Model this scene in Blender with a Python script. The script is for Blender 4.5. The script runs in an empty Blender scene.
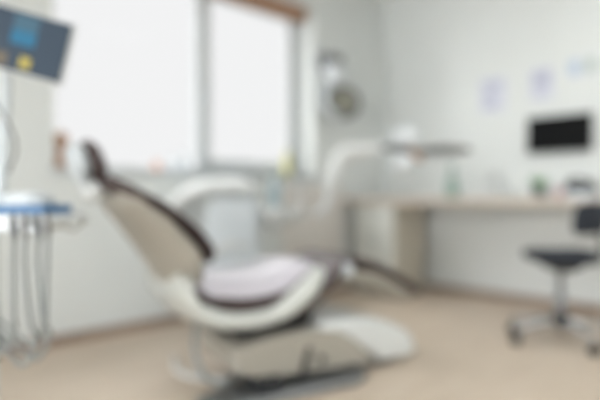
import bpy, bmesh, math, random
from mathutils import Vector, Matrix
PI = math.pi
S2 = math.sqrt(0.5)
CAM_H = 0.82
col = bpy.context.scene.collection
scene = bpy.context.scene
XW, YB, XR, YF, CEIL = -3.06, 4.18, 2.1, -3.2, 2.65   # window wall, desk wall, opposite walls

def W(r, d, z=0.0):
    "point given by distance to the right of and ahead of the camera's floor spot, camera turned 45 deg to the room"
    return Vector((S2*(r-d), S2*(r+d), z))

# ------------------------------------------------------------------ materials
def mat(name, color, rough=0.5, metal=0.0, coat=0.0, noise=0.0, nscale=20.0, bump=0.0, emit=None, estr=0.0, spec=0.5):
    m = bpy.data.materials.new(name); m.use_nodes = True
    nt = m.node_tree; b = nt.nodes['Principled BSDF']
    b.inputs['Base Color'].default_value = (*color, 1)
    b.inputs['Roughness'].default_value = rough
    b.inputs['Metallic'].default_value = metal
    b.inputs['Coat Weight'].default_value = coat
    b.inputs['Coat Roughness'].default_value = 0.12
    b.inputs['Specular IOR Level'].default_value = spec
    if emit:
        b.inputs['Emission Color'].default_value = (*emit, 1); b.inputs['Emission Strength'].default_value = estr
    if noise or bump:
        tc = nt.nodes.new('ShaderNodeTexCoord'); n = nt.nodes.new('ShaderNodeTexNoise')
        n.inputs['Scale'].default_value = nscale; n.inputs['Detail'].default_value = 5
        nt.links.new(tc.outputs['Object'], n.inputs['Vector'])
        if noise:
            r = nt.nodes.new('ShaderNodeValToRGB')
            r.color_ramp.elements[0].position = 0.3; r.color_ramp.elements[1].position = 0.7
            r.color_ramp.elements[0].color = tuple(c*(1-noise) for c in color)+(1,)
            r.color_ramp.elements[1].color = tuple(min(1, c*(1+noise)) for c in color)+(1,)
            nt.links.new(n.outputs['Fac'], r.inputs['Fac']); nt.links.new(r.outputs['Color'], b.inputs['Base Color'])
        if bump:
            bp = nt.nodes.new('ShaderNodeBump'); bp.inputs['Strength'].default_value = bump; bp.inputs['Distance'].default_value = 0.002
            nt.links.new(n.outputs['Fac'], bp.inputs['Height']); nt.links.new(bp.outputs['Normal'], b.inputs['Normal'])
    return m

def wood_mat(name, c1, c2, scale=4.0, rough=0.45, stretch=(1, 8, 8)):
    m = mat(name, c1, rough); nt = m.node_tree; b = nt.nodes['Principled BSDF']
    tc = nt.nodes.new('ShaderNodeTexCoord'); mp = nt.nodes.new('ShaderNodeMapping'); n = nt.nodes.new('ShaderNodeTexNoise')
    mp.inputs['Scale'].default_value = stretch; n.inputs['Scale'].default_value = scale; n.inputs['Detail'].default_value = 8
    r = nt.nodes.new('ShaderNodeValToRGB')
    r.color_ramp.elements[0].position = 0.35; r.color_ramp.elements[1].position = 0.65
    r.color_ramp.elements[0].color = (*c1, 1); r.color_ramp.elements[1].color = (*c2, 1)
    nt.links.new(tc.outputs['Object'], mp.inputs['Vector']); nt.links.new(mp.outputs['Vector'], n.inputs['Vector'])
    nt.links.new(n.outputs['Fac'], r.inputs['Fac']); nt.links.new(r.outputs['Color'], b.inputs['Base Color'])
    return m

def glass_mat(name, tint=(0.985, 0.985, 0.985)):
    m = bpy.data.materials.new(name); m.use_nodes = True; nt = m.node_tree; nt.nodes.clear()
    o = nt.nodes.new('ShaderNodeOutputMaterial'); mx = nt.nodes.new('ShaderNodeMixShader')
    t = nt.nodes.new('ShaderNodeBsdfTransparent'); g = nt.nodes.new('ShaderNodeBsdfGlossy'); f = nt.nodes.new('ShaderNodeFresnel')
    t.inputs['Color'].default_value = (*tint, 1); g.inputs['Roughness'].default_value = 0.02; f.inputs['IOR'].default_value = 1.06
    nt.links.new(f.outputs[0], mx.inputs[0]); nt.links.new(t.outputs[0], mx.inputs[1]); nt.links.new(g.outputs[0], mx.inputs[2])
    nt.links.new(mx.outputs[0], o.inputs['Surface'])
    return m

M = dict(
    wall=mat('wall_paint', (0.66, 0.69, 0.68), 0.75, noise=0.02, nscale=3, bump=0.15),
    dado=mat('dado_paint', (0.66, 0.635, 0.60), 0.6, noise=0.02, nscale=3),
    ceil=mat('ceiling_paint', (0.70, 0.70, 0.69), 0.85, bump=0.1, nscale=40),
    frame=mat('window_frame_plastic', (0.50, 0.53, 0.54), 0.35),
    glass=glass_mat('clear_glass'),
    white=mat('white_lacquer', (0.60, 0.625, 0.62), 0.28, coat=0.3),
    shell=mat('warm_white_shell', (0.50, 0.52, 0.49), 0.3, coat=0.3),
    greyshell=mat('warm_grey_shell', (0.34, 0.32, 0.275), 0.5),
    bluewhite=mat('cool_white_plastic', (0.58, 0.63, 0.66), 0.35, coat=0.2),
    leather=mat('brown_leatherette', (0.045, 0.026, 0.025), 0.45, bump=0.1, nscale=150, coat=0.2),
    cover=mat('pale_lavender_vinyl', (0.54, 0.52, 0.57), 0.35, coat=0.5),  # window reflection on the seat, put into the colour
    black=mat('black_plastic', (0.012, 0.013, 0.015), 0.5),
    navy=mat('navy_black_fabric', (0.018, 0.024, 0.035), 0.8, noise=0.2, nscale=120),
    rubber=mat('grey_rubber_hose', (0.22, 0.24, 0.24), 0.45),
    darkgrey=mat('dark_grey_plastic', (0.08, 0.085, 0.09), 0.45),
    paleblue=mat('pale_blue_plastic', (0.36, 0.46, 0.50), 0.35),
    glosswhite=mat('gloss_white', (0.66, 0.70, 0.72), 0.3, coat=0.3),
    midgrey=mat('mid_grey_plastic', (0.15, 0.15, 0.145), 0.45),
    chrome=mat('chrome', (0.55, 0.57, 0.59), 0.22, metal=1.0),
    steel=mat('brushed_steel', (0.30, 0.32, 0.34), 0.32, metal=0.9, noise=0.1, nscale=60),
    desk=wood_mat('pale_desk_laminate', (0.52, 0.455, 0.385), (0.58, 0.515, 0.44), 3, 0.4, (1, 12, 12)),
    cab=mat('cream_cabinet_laminate', (0.58, 0.55, 0.47), 0.45, noise=0.02, nscale=6),
    cabfront=mat('pale_cabinet_front', (0.68, 0.70, 0.66), 0.35),
    wood=wood_mat('orange_brown_wood', (0.34, 0.19, 0.11), (0.44, 0.26, 0.16), 5, 0.5),
    base=wood_mat('skirting_wood', (0.26, 0.19, 0.145), (0.32, 0.24, 0.185), 4, 0.5, (2, 2, 10)),
    floor=wood_mat('beige_vinyl_floor', (0.55, 0.46, 0.365), (0.61, 0.52, 0.42), 2.2, 0.42, (6, 1, 1)),
    screen=mat('navy_screen', (0.022, 0.036, 0.055), 0.5, spec=.25, emit=(0.035, 0.058, 0.085), estr=0.4),
    icon_blue=mat('screen_blue_tile', (0.015, 0.10, 0.18), 0.5, spec=.25, emit=(0.01, 0.15, 0.27), estr=0.3),
    icon_steel=mat('screen_slate_tile', (0.04, 0.09, 0.13), 0.5, spec=.25, emit=(0.05, 0.12, 0.18), estr=0.3),
    icon_yellow=mat('screen_yellow_tile', (0.32, 0.27, 0.07), 0.5, spec=.25, emit=(0.5, 0.42, 0.1), estr=0.2),
    icon_tan=mat('screen_tan_tile', (0.11, 0.095, 0.075), 0.5, spec=.25, emit=(0.2, 0.16, 0.1), estr=0.2),
    blue=mat('blue_silicone', (0.06, 0.17, 0.34), 0.5),
    paper=mat('paper', (0.60, 0.62, 0.70), 0.8),
    lav=mat('lavender_ink', (0.44, 0.46, 0.56), 0.8),
    cyan=mat('pale_blue_ink', (0.42, 0.52, 0.62), 0.8),
    sage=mat('sage_ink', (0.42, 0.50, 0.44), 0.8),
    leaf=mat('leaf_green', (0.22, 0.42, 0.22), 0.6, noise=0.3, nscale=60),
    greenglass=mat('green_bottle_plastic', (0.25, 0.36, 0.31), 0.3),
    yellow=mat('pale_yellow_plastic', (0.62, 0.60, 0.28), 0.4),
    coral=mat('coral_plastic', (0.60, 0.36, 0.28), 0.5),
    pink=mat('pink_plastic', (0.60, 0.36, 0.38), 0.5),
    reflector=mat('dull_reflector', (0.22, 0.22, 0.18), 0.35, metal=0.5),
    panel=mat('led_diffuser', (0.9, 0.9, 0.9), 0.5, emit=(0.97, 1.0, 1.0), estr=10.5),  # glow of the added ceiling panels
    soil=mat('soil', (0.05, 0.035, 0.025), 0.95),
)

# ------------------------------------------------------------------ mesh helpers
def obj(name, bm, m, parent=None, smooth=True, bevel=0, seg=3, subsurf=0):
    me = bpy.data.meshes.new(name); bmesh.ops.recalc_face_normals(bm, faces=bm.faces); bm.to_mesh(me); bm.free()
    ms = m if isinstance(m, (list, tuple)) else [m]
    for x in ms: me.materials.append(x)
    if smooth: me.shade_smooth()
    o = bpy.data.objects.new(name, me); col.objects.link(o)
    if parent: o.parent = parent
    if bevel:
        b = o.modifiers.new('bevel', 'BEVEL'); b.width = bevel; b.segments = seg; b.limit_method = 'ANGLE'; b.angle_limit = 0.6
        w = o.modifiers.new('wn', 'WEIGHTED_NORMAL'); w.keep_sharp = True
    if subsurf:
        s = o.modifiers.new('sub', 'SUBSURF'); s.levels = subsurf; s.render_levels = subsurf
    return o
def thing(name, label, cat, loc=(0, 0, 0), rz=0, group=None):
    o = bpy.data.objects.new(name, None); col.objects.link(o); o.empty_display_size = 0.1
    o.location = loc; o.rotation_euler = (0, 0, rz); o['label'] = label; o['category'] = cat
    if group: o['group'] = group
    return o
def tag(o, label, cat, group=None, loc=None, rz=None):
    o['label'] = label; o['category'] = cat
    if group: o['group'] = group
    if loc is not None: o.location = loc
    if rz is not None: o.rotation_euler = (0, 0, rz)
    return o
def struct(name, bm, m, parent=None, smooth=False, bevel=0):
    o = obj(name, bm, m, parent, smooth, bevel)
    if not parent: o['kind'] = 'structure'
    return o
def NB(): return bmesh.new()
def box(bm, x0, x1, y0, y1, z0, z1, mi=0, mtx=None):
    vs = [bm.verts.new(Vector(p)) for p in [(x0,y0,z0),(x1,y0,z0),(x1,y1,z0),(x0,y1,z0),(x0,y0,z1),(x1,y0,z1),(x1,y1,z1),(x0,y1,z1)]]
    if mtx:
        for v in vs: v.co = mtx @ v.co
    for f in [(0,3,2,1),(4,5,6,7),(0,1,5,4),(1,2,6,5),(2,3,7,6),(3,0,4,7)]:
        fc = bm.faces.new([vs[i] for i in f]); fc.material_index = mi
    return bm
def B(*a, **k): return box(NB(), *a, **k)
def catmull(pts, n=6):
    P = [Vector(p) for p in pts]; P = [2*P[0]-P[1]] + P + [2*P[-1]-P[-2]]; out = []
    for i in range(1, len(P)-2):
        a, b, c, d = P[i-1:i+3]
        for k in range(n):
            t = k/n
            out.append(0.5*((2*b)+(c-a)*t+(2*a-5*b+4*c-d)*t*t+(3*b-a-3*c+d)*t**3))
    out.append(P[-2]); return out
def tube(bm, pts, rad, n=12, smooth=6, flat=1.0):
    "round or flattened tube along a smoothed path; rad may be a list"
    path = catmull(pts, smooth) if smooth else [Vector(p) for p in pts]
    N = len(path); rs = rad if isinstance(rad, (list, tuple)) else [rad]*2
    def R(i):
        t = i/(N-1)*(len(rs)-1); k = min(int(t), len(rs)-2); return rs[k]+(rs[k+1]-rs[k])*(t-k)
    up = Vector((0, 0, 1)); rings = []
    T0 = (path[1]-path[0]).normalized()
    side = T0.cross(up)
    if side.length < 1e-3: side = Vector((1, 0, 0))
    side.normalize()
    for i, p in enumerate(path):
        T = (path[min(i+1, N-1)]-path[max(i-1, 0)]).normalized()
        side = (side - T*side.dot(T)).normalized(); nn = side.cross(T).normalized(); r = R(i)
        rings.append([bm.verts.new(p+side*math.cos(2*PI*k/n)*r+nn*math.sin(2*PI*k/n)*r*flat) for k in range(n)])
    for a, b in zip(rings, rings[1:]):
        for k in range(n): bm.faces.new([a[k], a[(k+1) % n], b[(k+1) % n], b[k]])
    bm.faces.new(rings[0]); bm.faces.new(list(reversed(rings[-1])))
    return bm
def lathe(bm, prof, n=28, mtx=None):
    "profile = list of (radius, height)"
    rings = []
    for r, z in prof:
        if r < 1e-5: rings.append([bm.verts.new((0, 0, z))])
        else: rings.append([bm.verts.new((r*math.cos(2*PI*k/n), r*math.sin(2*PI*k/n), z)) for k in range(n)])
    if mtx:
        for rg in rings:
            for v in rg: v.co = mtx @ v.co
    for a, b in zip(rings, rings[1:]):
        for k in range(n):
            j = (k+1) % n
            if len(a) == 1 and len(b) == 1: continue
            if len(a) == 1: bm.faces.new([a[0], b[j], b[k]])
            elif len(b) == 1: bm.faces.new([a[k], a[j], b[0]])
            else: bm.faces.new([a[k], a[j], b[j], b[k]])
    if len(rings[0]) > 1: bm.faces.new(list(reversed(rings[0])))
    if len(rings[-1]) > 1: bm.faces.new(rings[-1])
    return bm
def prism(bm, pts, v0, v1):
    "side outline (u,z) extruded across v"
    a = [bm.verts.new((u, v0, z)) for u, z in pts]; b = [bm.verts.new((u, v1, z)) for u, z in pts]
    n = len(pts)
    for i in range(n): bm.faces.new([a[i], a[(i+1) % n], b[(i+1) % n], b[i]])
    bm.faces.new(a); bm.faces.new(list(reversed(b))); return bm
def pad(bm, spine, widths, thick, curl=0.0, n=28, sm=7, p=3.2, cap=True, vc=0.0):
    """upholstered pad or moulded shell: a super-ellipse section swept along a (u,z) spine;
    widths = half widths, thick = half thicknesses at the spine points, curl lifts the two long edges"""
    path = catmull([(u, 0, z) for u, z in spine], sm); N = len(path)
    def L(a, t):
        if not isinstance(a, (list, tuple)): return a
        x = t*(len(a)-1); k = min(int(x), len(a)-2); f = x-k; f = f*f*(3-2*f); return a[k]+(a[k+1]-a[k])*f
    rings = []
    ends = [(0.0, 0.80, 0.15), (0.0, 0.93, 0.6)] if cap else []
    samples = []
    for i in range(N):
        samples.append((i, 1.0, 1.0))
    if cap:
        samples = [(0, .86, .12), (0.25, .95, .62)] + [s for s in samples[1:-1]] + [(N-1.25, .95, .62), (N-1, .86, .12)]
    for i, fw, ft in samples:
        k = min(int(i), N-2); f = i-k
        c = path[k].lerp(path[k+1], f); T = (path[min(k+1, N-1)]-path[max(k-1, 0) if k > 0 else 0]).normalized()
        nrm = Vector((-T.z, 0, T.x)); t = i/(N-1); w = L(widths, t)*fw; h = L(thick, t)*ft; cu = L(curl, t)
        ring = []
        for j in range(n):
            a = 2*PI*j/n; ca, sa = math.cos(a), math.sin(a)
            x = math.copysign(abs(ca)**(2/p), ca)*w; y = math.copysign(abs(sa)**(2/p), sa)*h
            ring.append(bm.verts.new(c+Vector((0, x+vc, 0))+nrm*(y+cu*(abs(x)/max(L(widths, t), 1e-4))**2.5)))
        rings.append(ring)
    for a, b in zip(rings, rings[1:]):
        for j in range(n): bm.faces.new([a[j], a[(j+1) % n], b[(j+1) % n], b[j]])
    bm.faces.new(rings[0]); bm.faces.new(list(reversed(rings[-1]))); return bm

# ------------------------------------------------------------------ the room
struct('floor', B(XW-.3, XR+.1, YF-.1, YB+.1, -.1, 0), M['floor'])
struct('ceiling', B(XW-.3, XR+.1, YF-.1, YB+.1, CEIL, CEIL+.1), M['ceil'])
struct('wall_back', B(XW-.3, XR+.1, YB, YB+.1, 0, CEIL), M['wall'])
struct('wall_right', B(XR, XR+.1, YF-.1, YB, 0, CEIL), M['wall'])
bm = NB(); F0, F1, FZ0, FZ1 = -2.6, 1.8, .15, 2.40
box(bm, XW-.3, F0, YF-.2, YF, 0, CEIL); box(bm, F1, XR, YF-.2, YF, 0, CEIL); box(bm, F0, F1, YF-.2, YF, 0, FZ0); box(bm, F0, F1, YF-.2, YF, FZ1, CEIL)
struct('wall_front', bm, M['wall'])
WY0, WY1, WZ0, WZ1 = 1.17, 3.21, 0.955, 2.32
bm = NB()
box(bm, XW-.3, XW, YF, WY0, 0, CEIL); box(bm, XW-.3, XW, WY1, YB, 0, CEIL)
box(bm, XW-.3, XW, WY0, WY1, 0, WZ0); box(bm, XW-.3, XW, WY0, WY1, WZ1, CEIL)
struct('wall_left', bm, M['wall'])
struct('trim_1', B(XW-.2, XW+.035, WY0-.03, WY1+.03, WZ0-.012, WZ0+.014), M['frame'], bevel=.006)
BH = .055
struct('baseboard_left', B(XW, XW+.016, YF, YB, 0, BH), M['base'], bevel=.004)
struct('baseboard_back', B(XW+.016, XR, YB-.016, YB, 0, BH), M['base'], bevel=.004)
# painted panel on the window wall beside the desk
struct('trim_2', B(XW, XW+.022, 2.86, YB-.62, BH, .90), M['dado'], bevel=.004)
# window: fixed pane on the left, opening sash with handle on the right
win = bpy.data.objects.new('window_1', None); col.objects.link(win); win['kind'] = 'structure'; win.location = (XW-.2, WY0, WZ0)
yl, yh, zl, zh = 0, WY1-WY0, .015, WZ1-WZ0
MY = 2.256-WY0
def rect_frame(bm, y0, y1, z0, z1, wl, wr, wb, wt, x0, x1):
    box(bm, x0, x1, y0, y1, z0, z0+wb); box(bm, x0, x1, y0, y1, z1-wt, z1)
    box(bm, x0, x1, y0, y0+wl, z0+wb, z1-wt); box(bm, x0, x1, y1-wr, y1, z0+wb, z1-wt); return bm
fr = rect_frame(NB(), yl, yh, zl, zh, .045, .05, .03, .05, -.02, .02)
box(fr, -.02, .02, MY-.03, MY+.03, zl+.03, zh-.05)
struct('window_frame', fr, M['frame'], win, bevel=.004)
sa = rect_frame(NB(), MY+.005, yh-.03, zl+.02, zh-.03, .06, .085, .085, .07, .02, .036)
sash = struct('window_sash', sa, M['frame'], win, bevel=.006)
struct('window_pane', B(-.008, .0, .045, MY-.03, zl+.03, zh-.05), M['glass'], win)
struct('window_pane', B(-.008, .0, MY+.03, yh-.05, zl+.03, zh-.05), M['glass'], win)
hb = NB(); box(hb, .036, .048, MY+.025, MY+.05, .53, .60); box(hb, .048, .066, MY+.030, MY+.045, .46, .58)
obj('window_handle', hb, M['frame'], sash, bevel=.003)

win3 = bpy.data.objects.new('window_2', None); col.objects.link(win3); win3['kind'] = 'structure'; win3.location = (F0, YF-.12, FZ0)  # unseen window added behind the camera to bring light into the room
f3 = NB(); fw, fh = F1-F0, FZ1-FZ0
box(f3, 0, fw, -.03, .03, 0, .05); box(f3, 0, fw, -.03, .03, fh-.05, fh)
for xx in (0, fw/3-.03, 2*fw/3-.03, fw-.06): box(f3, xx, xx+.06, -.03, .03, .05, fh-.05)
struct('window_frame', f3, M['frame'], win3, bevel=.004)
for k in range(3): struct('window_pane', B(k*fw/3+.03, (k+1)*fw/3-.03, -.004, .004, .05, fh-.05), M['glass'], win3)

# wooden blind drawn up under the window head
bl = thing('wooden_blind', 'brown wooden blind drawn up at the top of the window', 'blind', (XW-.085, (WY0+WY1)/2, 2.2+.001))
hw = (WY1-WY0)/2-.03
obj('headrail', B(-.045, .045, -hw, hw, .075, .119), M['wood'], bl, bevel=.004)
sl = NB()
for k in range(3): box(sl, -.04, .04, -hw+.005, hw-.005, .044+k*.0105, .050+k*.0105)
obj('slat_stack', sl, M['wood'], bl, smooth=False)
obj('bottom_rail', B(-.042, .042, -hw+.003, hw-.003, .022, .042), M['wood'], bl, bevel=.004)

# glowing ceiling panels added above the frame to brighten the room
for i, (x, y) in enumerate([(-.7, 2.95), (.8, 2.95), (-.3, 1.1), (1.1, 1.1), (.5, -.8)]):
    lab = ['square ceiling light panel nearest both the window and the worktop', 'square ceiling light panel near the worktop, further from the patient chair window',
           'square ceiling light panel in the middle row, on the patient chair side', 'square ceiling light panel in the middle row, by the bare wall facing the patient chair',
           'square ceiling light panel furthest from the worktop'][i]
    t = thing('ceiling_light', lab, 'light', (x, y, CEIL-.03), group='ceiling light panels')
    obj('light_frame', rect_frame(NB(), -.32, .32, -.32, .32, .02, .02, .02, .02, 0, .03), M['white'], t, smooth=False).rotation_euler = (0, -PI/2, 0)
    for c in t.children: c.location = (0, 0, 0); c.rotation_euler = (0, -PI/2, 0); c.location.z = 0.0
    obj('diffuser', B(-.30, .30, -.30, .30, .004, .012), M['panel'], t, smooth=False)

# ------------------------------------------------------------------ dental chair
CR = math.radians(75)
dc = thing('dental_chair', 'reclined dental patient chair with dark brown upholstery and off-white shell', 'dental chair', W(0, 2.66), CR)
# floor plate and column
bp = NB(); out = [(-.66,-.40),(.06,-.40),(.15,-.34),(.17,-.22),(.42,-.20),(.42,.18),(-.15,.18),(-.30,.02),(-.40,-.17),(-.62,-.26)]
lo = [bp.verts.new((u, v, .003)) for u, v in out]; hi = [bp.verts.new((u, v, .036)) for u, v in out]
for k in range(len(out)): bp.faces.new([lo[k], lo[(k+1) % len(out)], hi[(k+1) % len(out)], hi[k]])
bp.faces.new(list(reversed(lo))); bp.faces.new(hi)
obj('floor_plate', bp, M['steel'], dc, bevel=.010)
cov = NB()
prof = [(-.05,.255),(.10,.262),(.24,.25),(.35,.215),(.44,.175),(.495,.12),(.51,.037),(.30,.037),(.22,.09),(.12,.15),(-.02,.20)]
prism(cov, [(u, z) for u, z in prof], -.27, .17)
obj('base_cover', cov, M['white'], dc, bevel=.035, seg=5)
arm = NB(); prism(arm, [(-.46,.195),(-.30,.225),(-.10,.235),(.04,.22),(.14,.16),(.23,.08),(.23,.05),(-.02,.05),(-.34,.062),(-.45,.10)], -.28, .15)
am = obj('lift_arm', arm, M['greyshell'], dc, bevel=.02, seg=4)
gr = NB(); prism(gr, [(-.165,.055),(-.135,.055),(-.105,.165),(-.13,.17)], -.285, -.2799)
obj('slot', gr, M['black'], am)
obj('release_knob', lathe(NB(), [(0,0),(.017,0),(.017,.010),(.012,.014),(0,.014)], 18, Matrix.Translation((-.055,-.28,.105)) @ Matrix.Rotation(PI/2, 4, 'X')), M['black'], am)
mech = NB(); prism(mech, [(-.40,.20),(-.14,.20),(-.06,.25),(-.05,.315),(-.16,.31),(-.36,.255)], -.20, .15)
obj('tilt_mechanism', mech, M['black'], dc, bevel=.01)
obj('bellows', B(-.37, -.27, -.34, -.20, .0365, .075), M['black'], dc, bevel=.012)
# seat shell: shallow boat with raised sides
ss = pad(NB(), [(-.66,.51),(-.65,.40),(-.56,.315),(-.40,.275),(-.22,.305),(-.08,.385),(-.02,.47)], [.22,.27,.285,.285,.28,.26,.22], [.015,.028,.036,.04,.036,.028,.014], curl=[.0,.03,.05,.055,.05,.03,0.0], p=3.0)
obj('seat_shell', ss, M['shell'], dc)
sc = pad(NB(), [(-.625,.44),(-.52,.405),(-.38,.385),(-.24,.395),(-.12,.44),(-.03,.475)], [.22,.245,.25,.25,.24,.20], [.04,.05,.055,.052,.045,.035], curl=[-.0,-.03,-.035,-.03,-.01,.0], p=2.8)
obj('seat_cushion', sc, M['leather'], dc)
obj('seat_cover', pad(NB(), [(-.60,.475),(-.52,.470),(-.38,.460),(-.24,.468),(-.12,.500),(-.03,.515)], [.21,.24,.246,.246,.235,.19], [.016,.024,.028,.026,.022,.012], curl=[-.02,-.055,-.06,-.055,-.03,-.01], p=2.8), M['cover'], dc)  # pale layer painting the window's reflection on the glossy brown seat
for s in (-1, 1):
    rail = tube(NB(), [(-.655, s*.272, .50), (-.63, s*.285, .40), (-.54, s*.290, .335), (-.40, s*.292, .315), (-.26, s*.290, .335), (-.15, s*.285, .40), (-.08, s*.275, .46), (-.05, s*.25, .495)], [.016, .026, .034, .036, .036, .044, .050, .036, .022], 16, 6, .85)
    obj('side_rail', rail, M['shell'], dc)
obj('armrest', tube(NB(), [(-.58,.25,.40),(-.47,.27,.45),(-.36,.275,.51),(-.25,.27,.565),(-.14,.25,.555)], [.016,.024,.026,.024,.014], 14, 6), M['white'], dc)
# backrest
bs = pad(NB(), [(-.905,.815),(-.85,.755),(-.765,.66),(-.675,.545),(-.605,.42),(-.555,.34)], [.19,.24,.255,.25,.19,.11], [.022,.034,.045,.055,.045,.02], curl=[.03,.05,.07,.08,.04,.0], p=3)
obj('backrest_shell', bs, M['greyshell'], dc)
bc = pad(NB(), [(-.935,.878),(-.86,.828),(-.75,.765),(-.64,.69),(-.555,.61),(-.545,.545)], [.20,.25,.268,.27,.262,.22], [.028,.026,.020,.018,.019,.014], curl=[.01,.02,.025,.02,.01,.01], p=2.8)
obj('backrest_cushion', bc, M['leather'], dc)
# headrest
obj('headrest_bar', tube(NB(), [(-.88,0,.79),(-.955,0,.855),(-.985,0,.90),(-.985,0,.94)], [.022,.02,.016,.016], 12, 5), M['chrome'], dc)
obj('headrest_joint', lathe(NB(), [(0,-.08),(.034,-.08),(.048,-.06),(.048,.06),(.034,.08),(0,.08)], 20, Matrix.Translation((-.945,0,.838)) @ Matrix.Rotation(PI/2, 4, 'X')), M['white'], dc)
obj('headrest_shell', pad(NB(), [(-.975,.865),(-.995,.93),(-1.01,.985),(-1.02,1.02)], [.09,.13,.125,.08], [.02,.036,.036,.016], curl=.02, p=2.6), M['bluewhite'], dc)
obj('headrest_cushion', pad(NB(), [(-.925,.86),(-.935,.93),(-.955,.99),(-.99,1.03)], [.09,.125,.12,.08], [.024,.034,.030,.02], curl=.012, p=2.6), M['leather'], dc)
# leg rest
obj('legrest_shell', pad(NB(), [(.02,.385),(.07,.41),(.13,.43),(.22,.425),(.36,.395),(.50,.325),(.60,.275)], [.18,.2,.2,.195,.185,.175,.14], [.022,.032,.040,.042,.038,.030,.016], curl=.012, p=3), M['greyshell'], dc)
obj('legrest_cushion', pad(NB(), [(-.17,.28),(-.06,.345),(.04,.43),(.13,.492),(.24,.49),(.38,.442),(.52,.372),(.65,.30)], [.22,.27,.26,.225,.205,.195,.185,.15], [.026,.034,.036,.034,.032,.030,.028,.026], curl=.01, p=2.8), M['leather'], dc)
obj('hinge_cap', lathe(NB(), [(0,-.012),(.026,-.012),(.034,-.004),(.034,.006),(.024,.014),(0,.016)], 22, Matrix.Translation((.12,-.222,.475)) @ Matrix.Rotation(PI/2, 4, 'X')), M['bluewhite'], dc)  # pale disc standing in for the gloss highlight on the leg rest
# hoses at the head end of the chair
obj('supply_hose', tube(NB(), [(-.58,-.16,.30),(-.60,-.20,.20),(-.57,-.23,.10),(-.50,-.22,.055),(-.42,-.18,.06),(-.36,-.14,.10)], .011, 10, 8), M['rubber'], dc)
tag(obj('floor_hose', tube(NB(), [W(-.62,2.72,.015),W(-.60,2.62,.012),W(-.55,2.5,.012),W(-.44,2.42,.012),W(-.33,2.40,.012),W(-.28,2.46,.012),W(-.24,2.55,.05)], .011, 10, 8), M['white']),
    'pale hose looping over the floor behind the head end of the patient chair', 'hose')

# ------------------------------------------------------------------ spittoon unit behind the chair
UR = math.radians(45)
UL = W(-.36, 3.36)
un = thing('dental_unit', 'white spittoon column with arched top and side bowl shelf behind the patient chair', 'dental unit', UL, UR)
cb = NB(); prism(cb, [(-.20,0),(.125,0),(.12,.72),(.09,.80),(-.16,.80),(-.195,.72)], -.17, .17)
obj('unit_body', cb, M['bluewhite'], un, bevel=.04, seg=4)
obj('arched_top', pad(NB(), [(-.43,.70),(-.38,.77),(-.28,.835),(-.17,.862),(-.04,.865),(.06,.85),(.11,.81)], [.09,.12,.14,.15,.15,.14,.1], [.03,.05,.06,.06,.06,.05,.03], p=2.6), M['white'], un)
obj('bracket_arm', tube(NB(), [(.10,-.02,.66),(.22,-.03,.67),(.34,-.04,.68)], .035, 14, 4), M['white'], un)
obj('side_shelf', pad(NB(), [(.10,.70),(.16,.70),(.30,.70),(.41,.70)], [.12,.16,.16,.11], [.012,.014,.014,.010], p=3, vc=.02), M['white'], un)
obj('spittoon_bowl', lathe(NB(), [(.0,.60),(.03,.60),(.05,.64),(.095,.70),(.105,.745),(.098,.748),(.085,.71),(.03,.66),(0,.655)], 28, Matrix.Translation((.215,-.09,.0))), M['white'], un)
obj('cup_filler', tube(NB(), [(.36,.08,.70),(.36,.08,.83),(.35,.04,.87),(.33,.01,.85)], .010, 10, 5), M['chrome'], un)
tag(obj('soap_bottle', lathe(NB(), [(0,0),(.036,0),(.04,.01),(.04,.13),(.034,.16),(.014,.18),(.014,.20),(.022,.202),(.022,.225),(.008,.23),(.008,.25),(0,.25)], 24), M['paleblue']),
    'pale blue-white pump bottle standing on the side shelf of the spittoon unit', 'bottle', loc=UL+Matrix.Rotation(UR, 3, 'Z')@Vector((.20, .125, .7145)))

# operating light on its own arm, rising from the unit
ol = thing('operating_light', 'white articulated examination light stretching out behind the chair over the desk end', 'lamp', UL, UR)
obj('post', tube(NB(), [(.44,-.04,.70),(.50,-.03,.735),(.53,-.02,.80),(.54,-.02,.85)], .014, 12, 6), M['bluewhite'], ol)
obj('lower_arm', tube(NB(), [(.535,-.02,.83),(.55,-.02,.90),(.575,-.01,.98),(.61,0,1.04),(.64,0,1.075)], [.026,.044,.052,.054,.045], 16, 6), M['white'], ol)
obj('upper_arm', tube(NB(), [(.61,0,1.06),(.68,0,1.09),(.76,0,1.095),(.86,0,1.11)], [.052,.052,.046,.038], 16, 5), M['white'], ol)
ball = [(0,-.085)]+[(.085*math.cos(a), .085*math.sin(a)) for a in [k*PI/12-PI/2 for k in range(1, 12)]]+[(0,.085)]
obj('swivel_housing', lathe(NB(), [(r*.95, z*.75) for r, z in ball], 24, Matrix.Translation((1.0,0,1.175))), M['glosswhite'], ol)
obj('lower_housing', lathe(NB(), [(r*.8, z*.7) for r, z in ball], 24, Matrix.Translation((.985,0,1.015))), M['glosswhite'], ol)
obj('yoke', tube(NB(), [(.85,0,1.11),(.93,0,1.105),(.99,0,1.095),(1.08,0,1.085),(1.15,0,1.09)], .018, 12, 5), M['darkgrey'], ol)
obj('lamp_head', pad(NB(), [(1.06,1.085),(1.12,1.092),(1.24,1.10),(1.34,1.098),(1.40,1.088)], [.06,.10,.12,.10,.05], [.012,.022,.024,.02,.010], p=2.4), M['midgrey'], ol)
obj('head_lens', pad(NB(), [(1.11,1.062),(1.2,1.066),(1.32,1.066)], [.06,.085,.06], [.006,.008,.006], p=2.4), M['bluewhite'], ol)
obj('grip', tube(NB(), [(1.04,-.02,1.10),(1.06,-.04,1.05),(1.10,-.05,1.03)], .014, 10, 4), M['wood'], ol)

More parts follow.
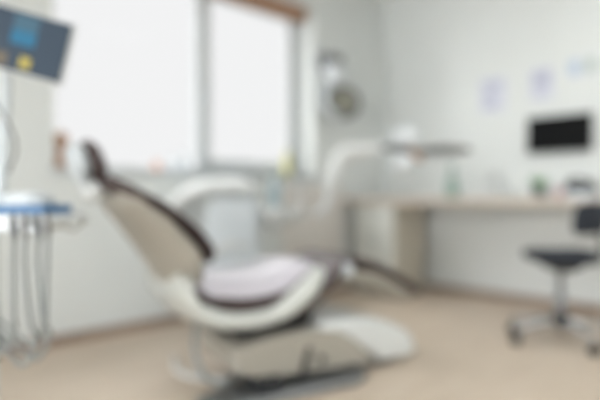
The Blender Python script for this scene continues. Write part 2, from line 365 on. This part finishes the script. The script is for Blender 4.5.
# reflector lamp on the window wall
wl = thing('wall_lamp', 'round reflector lamp hanging from a wall bracket beside the window', 'lamp', (XW, 3.34, 1.90), 0)
obj('bracket', prism(NB(), [(0,-.06),(.09,-.05),(.14,-.02),(.14,.05),(0,.06)], -.085, .085), M['darkgrey'], wl, bevel=.012)
obj('joint_housing', pad(NB(), [(.10,-.03),(.12,-.09),(.13,-.14),(.13,-.19)], [.08,.10,.10,.07], [.05,.07,.07,.04], p=2.4), M['glosswhite'], wl)
obj('lamp_arm', tube(NB(), [(.13,-.03,-.17),(.12,-.10,-.24),(.12,-.12,-.33),(.15,-.08,-.42),(.17,0,-.44)], .022, 12, 6), M['bluewhite'], wl)
hm = Matrix.Translation((.17, .04, -.34)) @ Matrix.Rotation(math.radians(-38), 4, 'Z') @ Matrix.Rotation(math.radians(78), 4, 'Y')
head = obj('lamp_shade', lathe(NB(), [(0,-.07),(.05,-.068),(.10,-.045),(.138,.0),(.142,.02),(.128,.02),(.10,-.01),(.05,-.04),(0,-.045)], 32, hm), M['darkgrey'], wl)
obj('reflector', lathe(NB(), [(0,-.035),(.05,-.03),(.09,-.005),(.108,.012),(.108,.016),(.085,.0),(.04,-.022),(0,-.025)], 28, hm), M['reflector'], head)

# ------------------------------------------------------------------ desk side
DT, DY = .797, 3.56
tag(obj('desk', B(XW+.024, XR-.01, DY, YB-.002, .752, DT), M['desk'], bevel=.004), 'long pale wood worktop running along the whole back wall', 'desk')
pc = thing('drawer_cabinet', 'cream cabinet with pale drawer fronts under the left end of the worktop', 'cabinet', (-2.80, 3.86, 0))
obj('carcass', B(-.165, .24, -.23, .20, .0, .7515), M['cab'], pc, bevel=.003)
for k in range(3):
    f = obj('drawer', B(-.160, .235, -.250, -.2305, .035+k*.237, .262+k*.237), M['cabfront'], pc, bevel=.003)
    obj('drawer_handle', tube(NB(), [(-.04,-.2505,.205+k*.237),(-.035,-.272,.205+k*.237),(.105,-.272,.205+k*.237),(.11,-.2505,.205+k*.237)], .005, 8, 4), M['chrome'], f)
# wall-mounted monitor
tv = thing('wall_monitor', 'black flat monitor fixed to the back wall above the worktop', 'monitor', (-1.493, YB-.03, 1.265))
obj('casing', B(-.225, .225, -.022, .005, -.133, .133), M['black'], tv, bevel=.005)
scr = mat('off_screen', (.003,.0035,.004), .5, spec=.1)
obj('screen', B(-.215, .215, -.0235, -.0222, -.12, .123), scr, tv, smooth=False)
obj('wall_mount', B(-.06, .06, .005, .0295, -.05, .05), M['darkgrey'], tv)
# papers pinned to the wall
def sheet(name, x0, x1, z0, z1, ink, label, blocks):
    t = thing(name, label, 'paper', ((x0+x1)/2, YB-.003, (z0+z1)/2), group='papers on the back wall')
    w, h = (x1-x0)/2, (z1-z0)/2
    obj('sheet', B(-w, w, -.001, .002, -h, h), M['paper'], t, smooth=False)
    t.children[0].location.y = .001
    b = NB()
    for a, c, d, e in blocks: box(b, a*w, c*w, -.0018, -.0011, d*h, e*h)
    obj('print', b, ink, t, smooth=False)
sheet('wall_poster', -2.119, -1.905, 1.48, 1.75, M['lav'], 'pale lavender printed sheet on the back wall, furthest left of the papers', [(-.75,.75,.35,.75),(-.75,.1,-.1,.15),(-.75,.4,-.75,-.35)])
sheet('wall_poster', -1.716, -1.545, 1.53, 1.765, M['lav'], 'lavender printed sheet on the back wall just above the monitor', [(-.8,.8,-.1,.8),(-.7,.7,-.5,-.35),(-.7,.3,-.8,-.65)])
sheet('postcard', -1.445, -1.355, 1.66, 1.79, M['cyan'], 'small blue-tinted card on the back wall, left of the green one', [(-.8,.8,-.6,.8)])
sheet('postcard', -1.335, -1.255, 1.67, 1.79, M['sage'], 'small green-tinted card on the back wall, furthest right of the papers', [(-.8,.8,-.7,.8)])

def onwall_x(px):       # x of a point on the worktop's middle line (y = 3.95) seen at this column
    k = (px-300)/550; d = 3.95/(S2*(1+k)); return S2*d*(k-1)
# items on the worktop
tag(obj('green_bottle', lathe(NB(), [(0,0),(.045,0),(.05,.01),(.05,.10),(.043,.14),(.018,.17),(.018,.22),(.024,.22),(.024,.26),(0,.26)], 24), M['greenglass']),
    'grey-green bottle standing on the worktop left of the white desk lamp', 'bottle', loc=(onwall_x(452), 3.95, DT))
lamp = thing('desk_lamp', 'slim white desk lamp with a bent arm standing on the worktop', 'lamp', (onwall_x(514), 3.92, DT))
obj('lamp_foot', lathe(NB(), [(0,0),(.06,0),(.062,.008),(.05,.016),(0,.018)], 24), M['white'], lamp)
obj('lamp_arm', tube(NB(), [(0,0,.015),(-.02,0,.04),(-.09,0,.13),(-.125,0,.175),(-.14,0,.165)], .007, 10, 5), M['frame'], lamp)
obj('lamp_head', lathe(NB(), [(.012,.03),(.03,.0),(.04,-.03),(.036,-.03),(.0,.01)], 20, Matrix.Translation((-.15,0,.16)) @ Matrix.Rotation(.5, 4, 'Y')), M['white'], lamp)
wb = thing('wipe_box', 'white tissue box on the worktop below the left wall papers', 'box', (onwall_x(482), 4.0, DT), .15)
obj('carton', B(-.10, .10, -.05, .05, 0, .085), M['white'], wb, bevel=.006)
obj('tissue', pad(NB(), [(-.02,.083),(-.01,.11),(.02,.125)], [.03,.035,.01], [.004,.006,.003]), M['white'], wb)
pl = thing('potted_plant', 'small green plant in a dark pot on the worktop under the monitor', 'plant', (onwall_x(537), 3.98, DT))
obj('pot', lathe(NB(), [(0,0),(.034,0),(.045,.07),(.047,.075),(.041,.076),(.038,.06),(0,.06)], 24), M['darkgrey'], pl)
obj('soil', lathe(NB(), [(0,.061),(.0375,.061),(.0375,.066),(0,.068)], 20), M['soil'], pl)
rnd = random.Random(4); lf = NB()
for k in range(46):
    a = rnd.uniform(0, 2*PI); tl = rnd.uniform(.1, .9); Ln = rnd.uniform(.07, .115)
    d = Vector((math.cos(a)*math.sin(tl), math.sin(a)*math.sin(tl), math.cos(tl))); s = Vector((-math.sin(a), math.cos(a), 0))*.013
    b0 = Vector((math.cos(a)*.01, math.sin(a)*.01, .066)); 
    vs = [lf.verts.new(b0), lf.verts.new(b0+d*Ln*.5+s), lf.verts.new(b0+d*Ln), lf.verts.new(b0+d*Ln*.5-s)]
    up = Vector((0,0,.002)); vt = [lf.verts.new(v.co+d.cross(s).normalized()*.0015) for v in vs]
    lf.faces.new(vs); lf.faces.new(list(reversed(vt)))
    for i in range(4): lf.faces.new([vs[i], vt[i], vt[(i+1) % 4], vs[(i+1) % 4]])
obj('foliage', lf, M['leaf'], pl, smooth=False)
tag(obj('small_pot', lathe(NB(), [(0,0),(.022,0),(.026,.05),(.026,.07),(.02,.07),(.018,.01),(0,.01)], 20), M['pink']), 'small pink cup on the worktop left of the black telephone', 'cup', loc=(onwall_x(561), 3.92, DT))
ph = thing('desk_telephone', 'black telephone on a pale stand at the right of the worktop', 'telephone', (onwall_x(583), 3.92, DT), .1)
obj('stand', B(-.085, .085, -.07, .07, 0, .045), M['bluewhite'], ph, bevel=.006)
obj('telephone_body', prism(NB(), [(-.085,.0455),(.085,.0455),(.085,.085),(-.085,.105)], -.075, .075), M['navy'], ph, bevel=.006)
obj('handset', tube(NB(), [(-.07,-.05,.118),(-.05,-.05,.125),(0,-.05,.127),(.05,-.05,.112),(.075,-.05,.10)], [.02,.014,.012,.014,.02], 12, 5), M['black'], ph)

# window-sill things
SZ = WZ0+.014
def sill_y(px, x=XW-.07):
    k = (px-300)/550; return -x*(1+k)/(1-k)
wo = thing('wooden_ornament', 'orange-brown wooden ornament at the left end of the window sill', 'ornament', (XW-.05, 1.225, SZ))
obj('ornament_base', lathe(NB(), [(0,0),(.045,0),(.05,.015),(.042,.06),(.03,.085),(.018,.095),(0,.096)], 20), M['wood'], wo)
obj('ornament_top', lathe(NB(), [(0,.094),(.016,.096),(.03,.11),(.042,.15),(.036,.185),(.016,.205),(0,.208)], 20), M['wood'], wo)
def bottle(name, px, r, h, m, label, cat='bottle'):
    return tag(obj(name, lathe(NB(), [(0,0),(r*.95,0),(r,.006),(r,h*.62),(r*.85,h*.74),(r*.4,h*.84),(r*.4,h*.88),(r*.5,h*.885),(r*.5,h),(0,h)], 22), m), label, cat, loc=(XW-.07, sill_y(px), SZ))
bottle('coral_jar', 157, .028, .075, M['coral'], 'little coral-red jar on the window sill above the chair backrest', 'jar')
bottle('white_bottle', 172, .026, .10, M['bluewhite'], 'shorter pale bottle on the sill, right beside the coral jar')
bottle('white_bottle', 184, .030, .14, M['bluewhite'], 'taller pale bottle on the sill, right of the shorter one')
bottle('yellow_bottle', 287, .032, .20, M['yellow'], 'yellow-green bottle at the right end of the window sill')

# ------------------------------------------------------------------ task chair
tc = thing('task_chair', 'black office chair with chrome five-star base in front of the worktop', 'chair', W(1.452, 3.06), UR)
obj('seat', pad(NB(), [(-.175,.478),(-.13,.485),(0,.482),(.12,.486),(.17,.478)], [.11,.165,.18,.165,.11], [.02,.036,.038,.036,.02], p=2.5), M['navy'], tc)
obj('seat_plate', prism(NB(), [(-.10,.435),(-.04,.40),(.04,.40),(.10,.435),(.08,.452),(-.08,.452)], -.08, .08), M['black'], tc, bevel=.008)
obj('gas_column', lathe(NB(), [(0,.12),(.024,.12),(.024,.27),(.015,.272),(.015,.41),(0,.41)], 20), M['steel'], tc)
obj('hub', lathe(NB(), [(0,.085),(.034,.085),(.048,.10),(.046,.14),(.034,.165),(0,.165)], 20), M['black'], tc)
for k in range(5):
    a = math.radians([-168, -80, -10, 62, 134][k]); c, s = math.cos(a), math.sin(a)
    lg = obj('leg', tube(NB(), [(.03*c,.03*s,.125),(.15*c,.15*s,.108),(.27*c,.27*s,.085)], [.024,.02,.015], 12, 4, .8), M['chrome'], tc)
    cm = Matrix.Translation((.275*c, .275*s, .030)) @ Matrix.Rotation(a+.5, 4, 'Z') @ Matrix.Rotation(PI/2, 4, 'X')
    cs = NB()
    for q in (-.021, .006): lathe(cs, [(0,q),(.024,q),(.029,q+.004),(.029,q+.011),(.024,q+.015),(0,q+.015)], 20, cm)
    lathe(cs, [(0,.03),(.007,.03),(.007,.09),(0,.09)], 10, Matrix.Translation((.272*c, .272*s, 0)))
    obj('caster', cs, M['black'], lg)
obj('back_stem', tube(NB(), [(.06,0,.44),(.18,.0,.44),(.225,.0,.47),(.225,.0,.56),(.205,0,.66)], .015, 10, 6, .6), M['black'], tc)
bk = obj('backrest', pad(NB(), [(0,.62),(.0,.66),(.012,.75),(.02,.80)], [.11,.15,.15,.11], [.015,.026,.026,.015], curl=.0, p=2.6), M['navy'], tc)
bk.location = (.15, -.02, -.02); bk.rotation_euler = (0, 0, math.radians(-60))

# ------------------------------------------------------------------ instrument cart at the left edge
CD = 1.74
cart = thing('instrument_cart', 'white dental instrument cart with tray top at the left edge of the picture', 'dental cart', W(-.875, CD), UR)
obj('cart_pole', tube(NB(), [(-.14,.06,.06),(-.14,.06,.40),(-.14,.06,.72)], .022, 16, 2), M['white'], cart)
cbm = NB()
for k in range(4):
    a = math.radians(45+90*k); tube(cbm, [(-.14,.06,.075),(-.14+.12*math.cos(a),.06+.12*math.sin(a),.065),(-.14+.22*math.cos(a),.06+.22*math.sin(a),.052)], [.022,.018,.014], 10, 3)
obj('cart_base', cbm, M['white'], cart)
for k in range(4):
    a = math.radians(45+90*k); p = Matrix.Translation((-.14+.22*math.cos(a), .06+.22*math.sin(a), .026)) @ Matrix.Rotation(PI/2, 4, 'X')
    obj('caster', lathe(NB(), [(0,-.012),(.02,-.012),(.026,-.006),(.026,.006),(.02,.012),(0,.012)], 18, p), M['darkgrey'], cart)
obj('tray_body', prism(NB(), [(-.24,.713),(.13,.713),(.155,.728),(.155,.748),(.13,.762),(-.24,.762)], -.13, .15), M['white'], cart, bevel=.012)
obj('tray_knob', lathe(NB(), [(0,0),(.022,0),(.024,.01),(.02,.02),(0,.02)], 20, Matrix.Translation((.155,-.02,.728)) @ Matrix.Rotation(PI/2, 4, 'Y')), M['white'], cart)
obj('holder_bar', B(-.22, .15, -.155, -.131, .712, .730), M['bluewhite'], cart, bevel=.005)
hos = [(-.05,-.135,.47), (.05,-.14,.44), (.08,-.135,.40), (.12,-.14,.42), (.145,-.135,.46)]
for i, (x, y, zb) in enumerate(hos):
    hd = obj('handpiece', tube(NB(), [(x,y-.012,.69),(x,y-.017,.725),(x,y-.020,.755),(x+.006,y-.028,.768)], [.007,.010,.008,.005], 10, 4), M['darkgrey'] if i % 2 else M['midgrey'], cart)
    hx = x+[.03,-.01,.02,.02,-.02][i]
    obj('handpiece_hose', tube(NB(), [(x,y-.015,.71),(x-.004,y-.012,.62),(x+(hx-x)*.5,y-.01,.45),(hx,y+.01,zb),(hx-.03,y+.03,zb-.07),(hx-.08,y+.06,zb-.09),(-.10,.02,zb-.03),(-.13,.05,zb+.02)], .0068, 10, 7), M['rubber'], cart)
# blue tray with pouches lying on the cart
bt = thing('instrument_tray', 'shallow blue tray resting on top of the instrument cart', 'tray', W(-.850, CD)+Vector((0, 0, .7625)), UR)
tb = NB(); box(tb, -.09, .085, -.10, .10, 0, .006)
for a in [(-.09,.085,-.10,-.092), (-.09,.085,.092,.10), (-.09,-.082,-.092,.092), (.077,.085,-.092,.092)]: box(tb, *a, .006, .026)
obj('tray_pan', tb, M['blue'], bt, smooth=False)
tag(obj('gauze_stack', pad(NB(), [(-.065,0.024),(-.03,.028),(.02,.030),(.06,.022)], [.05,.065,.065,.05], [.024,.028,.028,.018], p=3.5), M['bluewhite']), 'folded pale cloth lying in the blue tray', 'cloth', loc=W(-.854, CD)+Vector((0, 0, .7740)), rz=UR)
# control screen on its arm
sm = thing('control_screen', 'tilted navy touch screen with coloured tiles at the top left corner', 'screen', W(-.925, 1.82, 1.325), UR)
sb = bpy.data.objects.new('screen_mount', None)
tilt = Matrix.Rotation(math.radians(14), 4, 'Y') @ Matrix.Rotation(math.radians(10), 4, 'Z')
def sbox(*a): return box(NB(), *a, mtx=tilt)
bpy.data.objects.remove(sb)
cas = obj('casing', sbox(-.19, .155, -.004, .028, -.105, .105), M['white'], sm, bevel=.008)
pn = obj('screen_panel', sbox(-.182, .150, -.009, -.0045, -.099, .099), M['screen'], sm, bevel=.002)
obj('tile', sbox(-.028, .050, -.0105, -.0091, -.010, .036), M['icon_blue'], pn, smooth=False)
obj('tile', sbox(-.028, .050, -.0105, -.0091, .0365, .088), M['icon_steel'], pn, smooth=False)
obj('tile', sbox(.016, .050, -.0105, -.0091, -.083, -.045), M['icon_yellow'], pn, smooth=False)
obj('tile', sbox(-.06, -.022, -.0105, -.0091, -.088, -.045), M['icon_tan'], pn, smooth=False)
obj('screen_arm', tube(NB(), [(-.10,.028,0),(-.10,.08,-.02),(-.105,.11,-.12),(-.105,.09,-.30),(-.105,.06,-.561)], .018, 14, 6), M['bluewhite'], sm)
obj('screen_cable', tube(NB(), [(-.14,.03,-.06),(-.13,.0,-.14),(-.065,-.01,-.22),(-.02,-.01,-.30),(-.015,.0,-.36),(-.05,.02,-.43)], .004, 8, 8), M['darkgrey'], sm)

# ------------------------------------------------------------------ light, sky, camera
w = bpy.data.worlds.new('World'); scene.world = w; w.use_nodes = True
nt = w.node_tree; bg = nt.nodes['Background']; bg.inputs['Strength'].default_value = 1.0
# bright overcast sky: pale towards the horizon, several times brighter overhead
tc = nt.nodes.new('ShaderNodeTexCoord'); sx = nt.nodes.new('ShaderNodeSeparateXYZ'); mr = nt.nodes.new('ShaderNodeMapRange')
mr.interpolation_type = 'SMOOTHSTEP'
mr.inputs['From Min'].default_value = .42; mr.inputs['From Max'].default_value = .85; mr.inputs['To Min'].default_value = .93; mr.inputs['To Max'].default_value = 9.0
cm_ = nt.nodes.new('ShaderNodeVectorMath'); cm_.operation = 'SCALE'; cm_.inputs[0].default_value = (.99, .995, 1.0)
nt.links.new(tc.outputs['Generated'], sx.inputs[0]); nt.links.new(sx.outputs['Z'], mr.inputs['Value'])
# bright sky lobe added behind the camera to light the back wall
dp = nt.nodes.new('ShaderNodeVectorMath'); dp.operation = 'DOT_PRODUCT'; dp.inputs[1].default_value = Vector((.12, -.90, .36)).normalized()
m2 = nt.nodes.new('ShaderNodeMapRange'); m2.interpolation_type = 'SMOOTHSTEP'
m2.inputs['From Min'].default_value = .42; m2.inputs['From Max'].default_value = 1.0; m2.inputs['To Min'].default_value = 0; m2.inputs['To Max'].default_value = 8.8
ad = nt.nodes.new('ShaderNodeMath'); ad.operation = 'ADD'
nt.links.new(tc.outputs['Generated'], dp.inputs[0]); nt.links.new(dp.outputs['Value'], m2.inputs['Value'])
nt.links.new(mr.outputs['Result'], ad.inputs[0]); nt.links.new(m2.outputs['Result'], ad.inputs[1])
nt.links.new(ad.outputs[0], cm_.inputs['Scale']); nt.links.new(cm_.outputs['Vector'], bg.inputs['Color'])
cd = bpy.data.cameras.new('camera'); cam = bpy.data.objects.new('camera', cd); col.objects.link(cam)
cd.sensor_width = 36; cd.lens = 33; cd.clip_start = .05
cam.location = (0, 0, CAM_H); cam.rotation_euler = (PI/2-math.radians(.52), 0, math.radians(45))
cd.dof.use_dof = True; cd.dof.focus_distance = .9; cd.dof.aperture_fstop = 0.82; cd.dof.aperture_blades = 0
scene.camera = cam
vs = scene.view_settings; vs.view_transform = 'Standard'; vs.look = 'None'; vs.exposure = 0; vs.gamma = 1; vs.use_curve_mapping = False
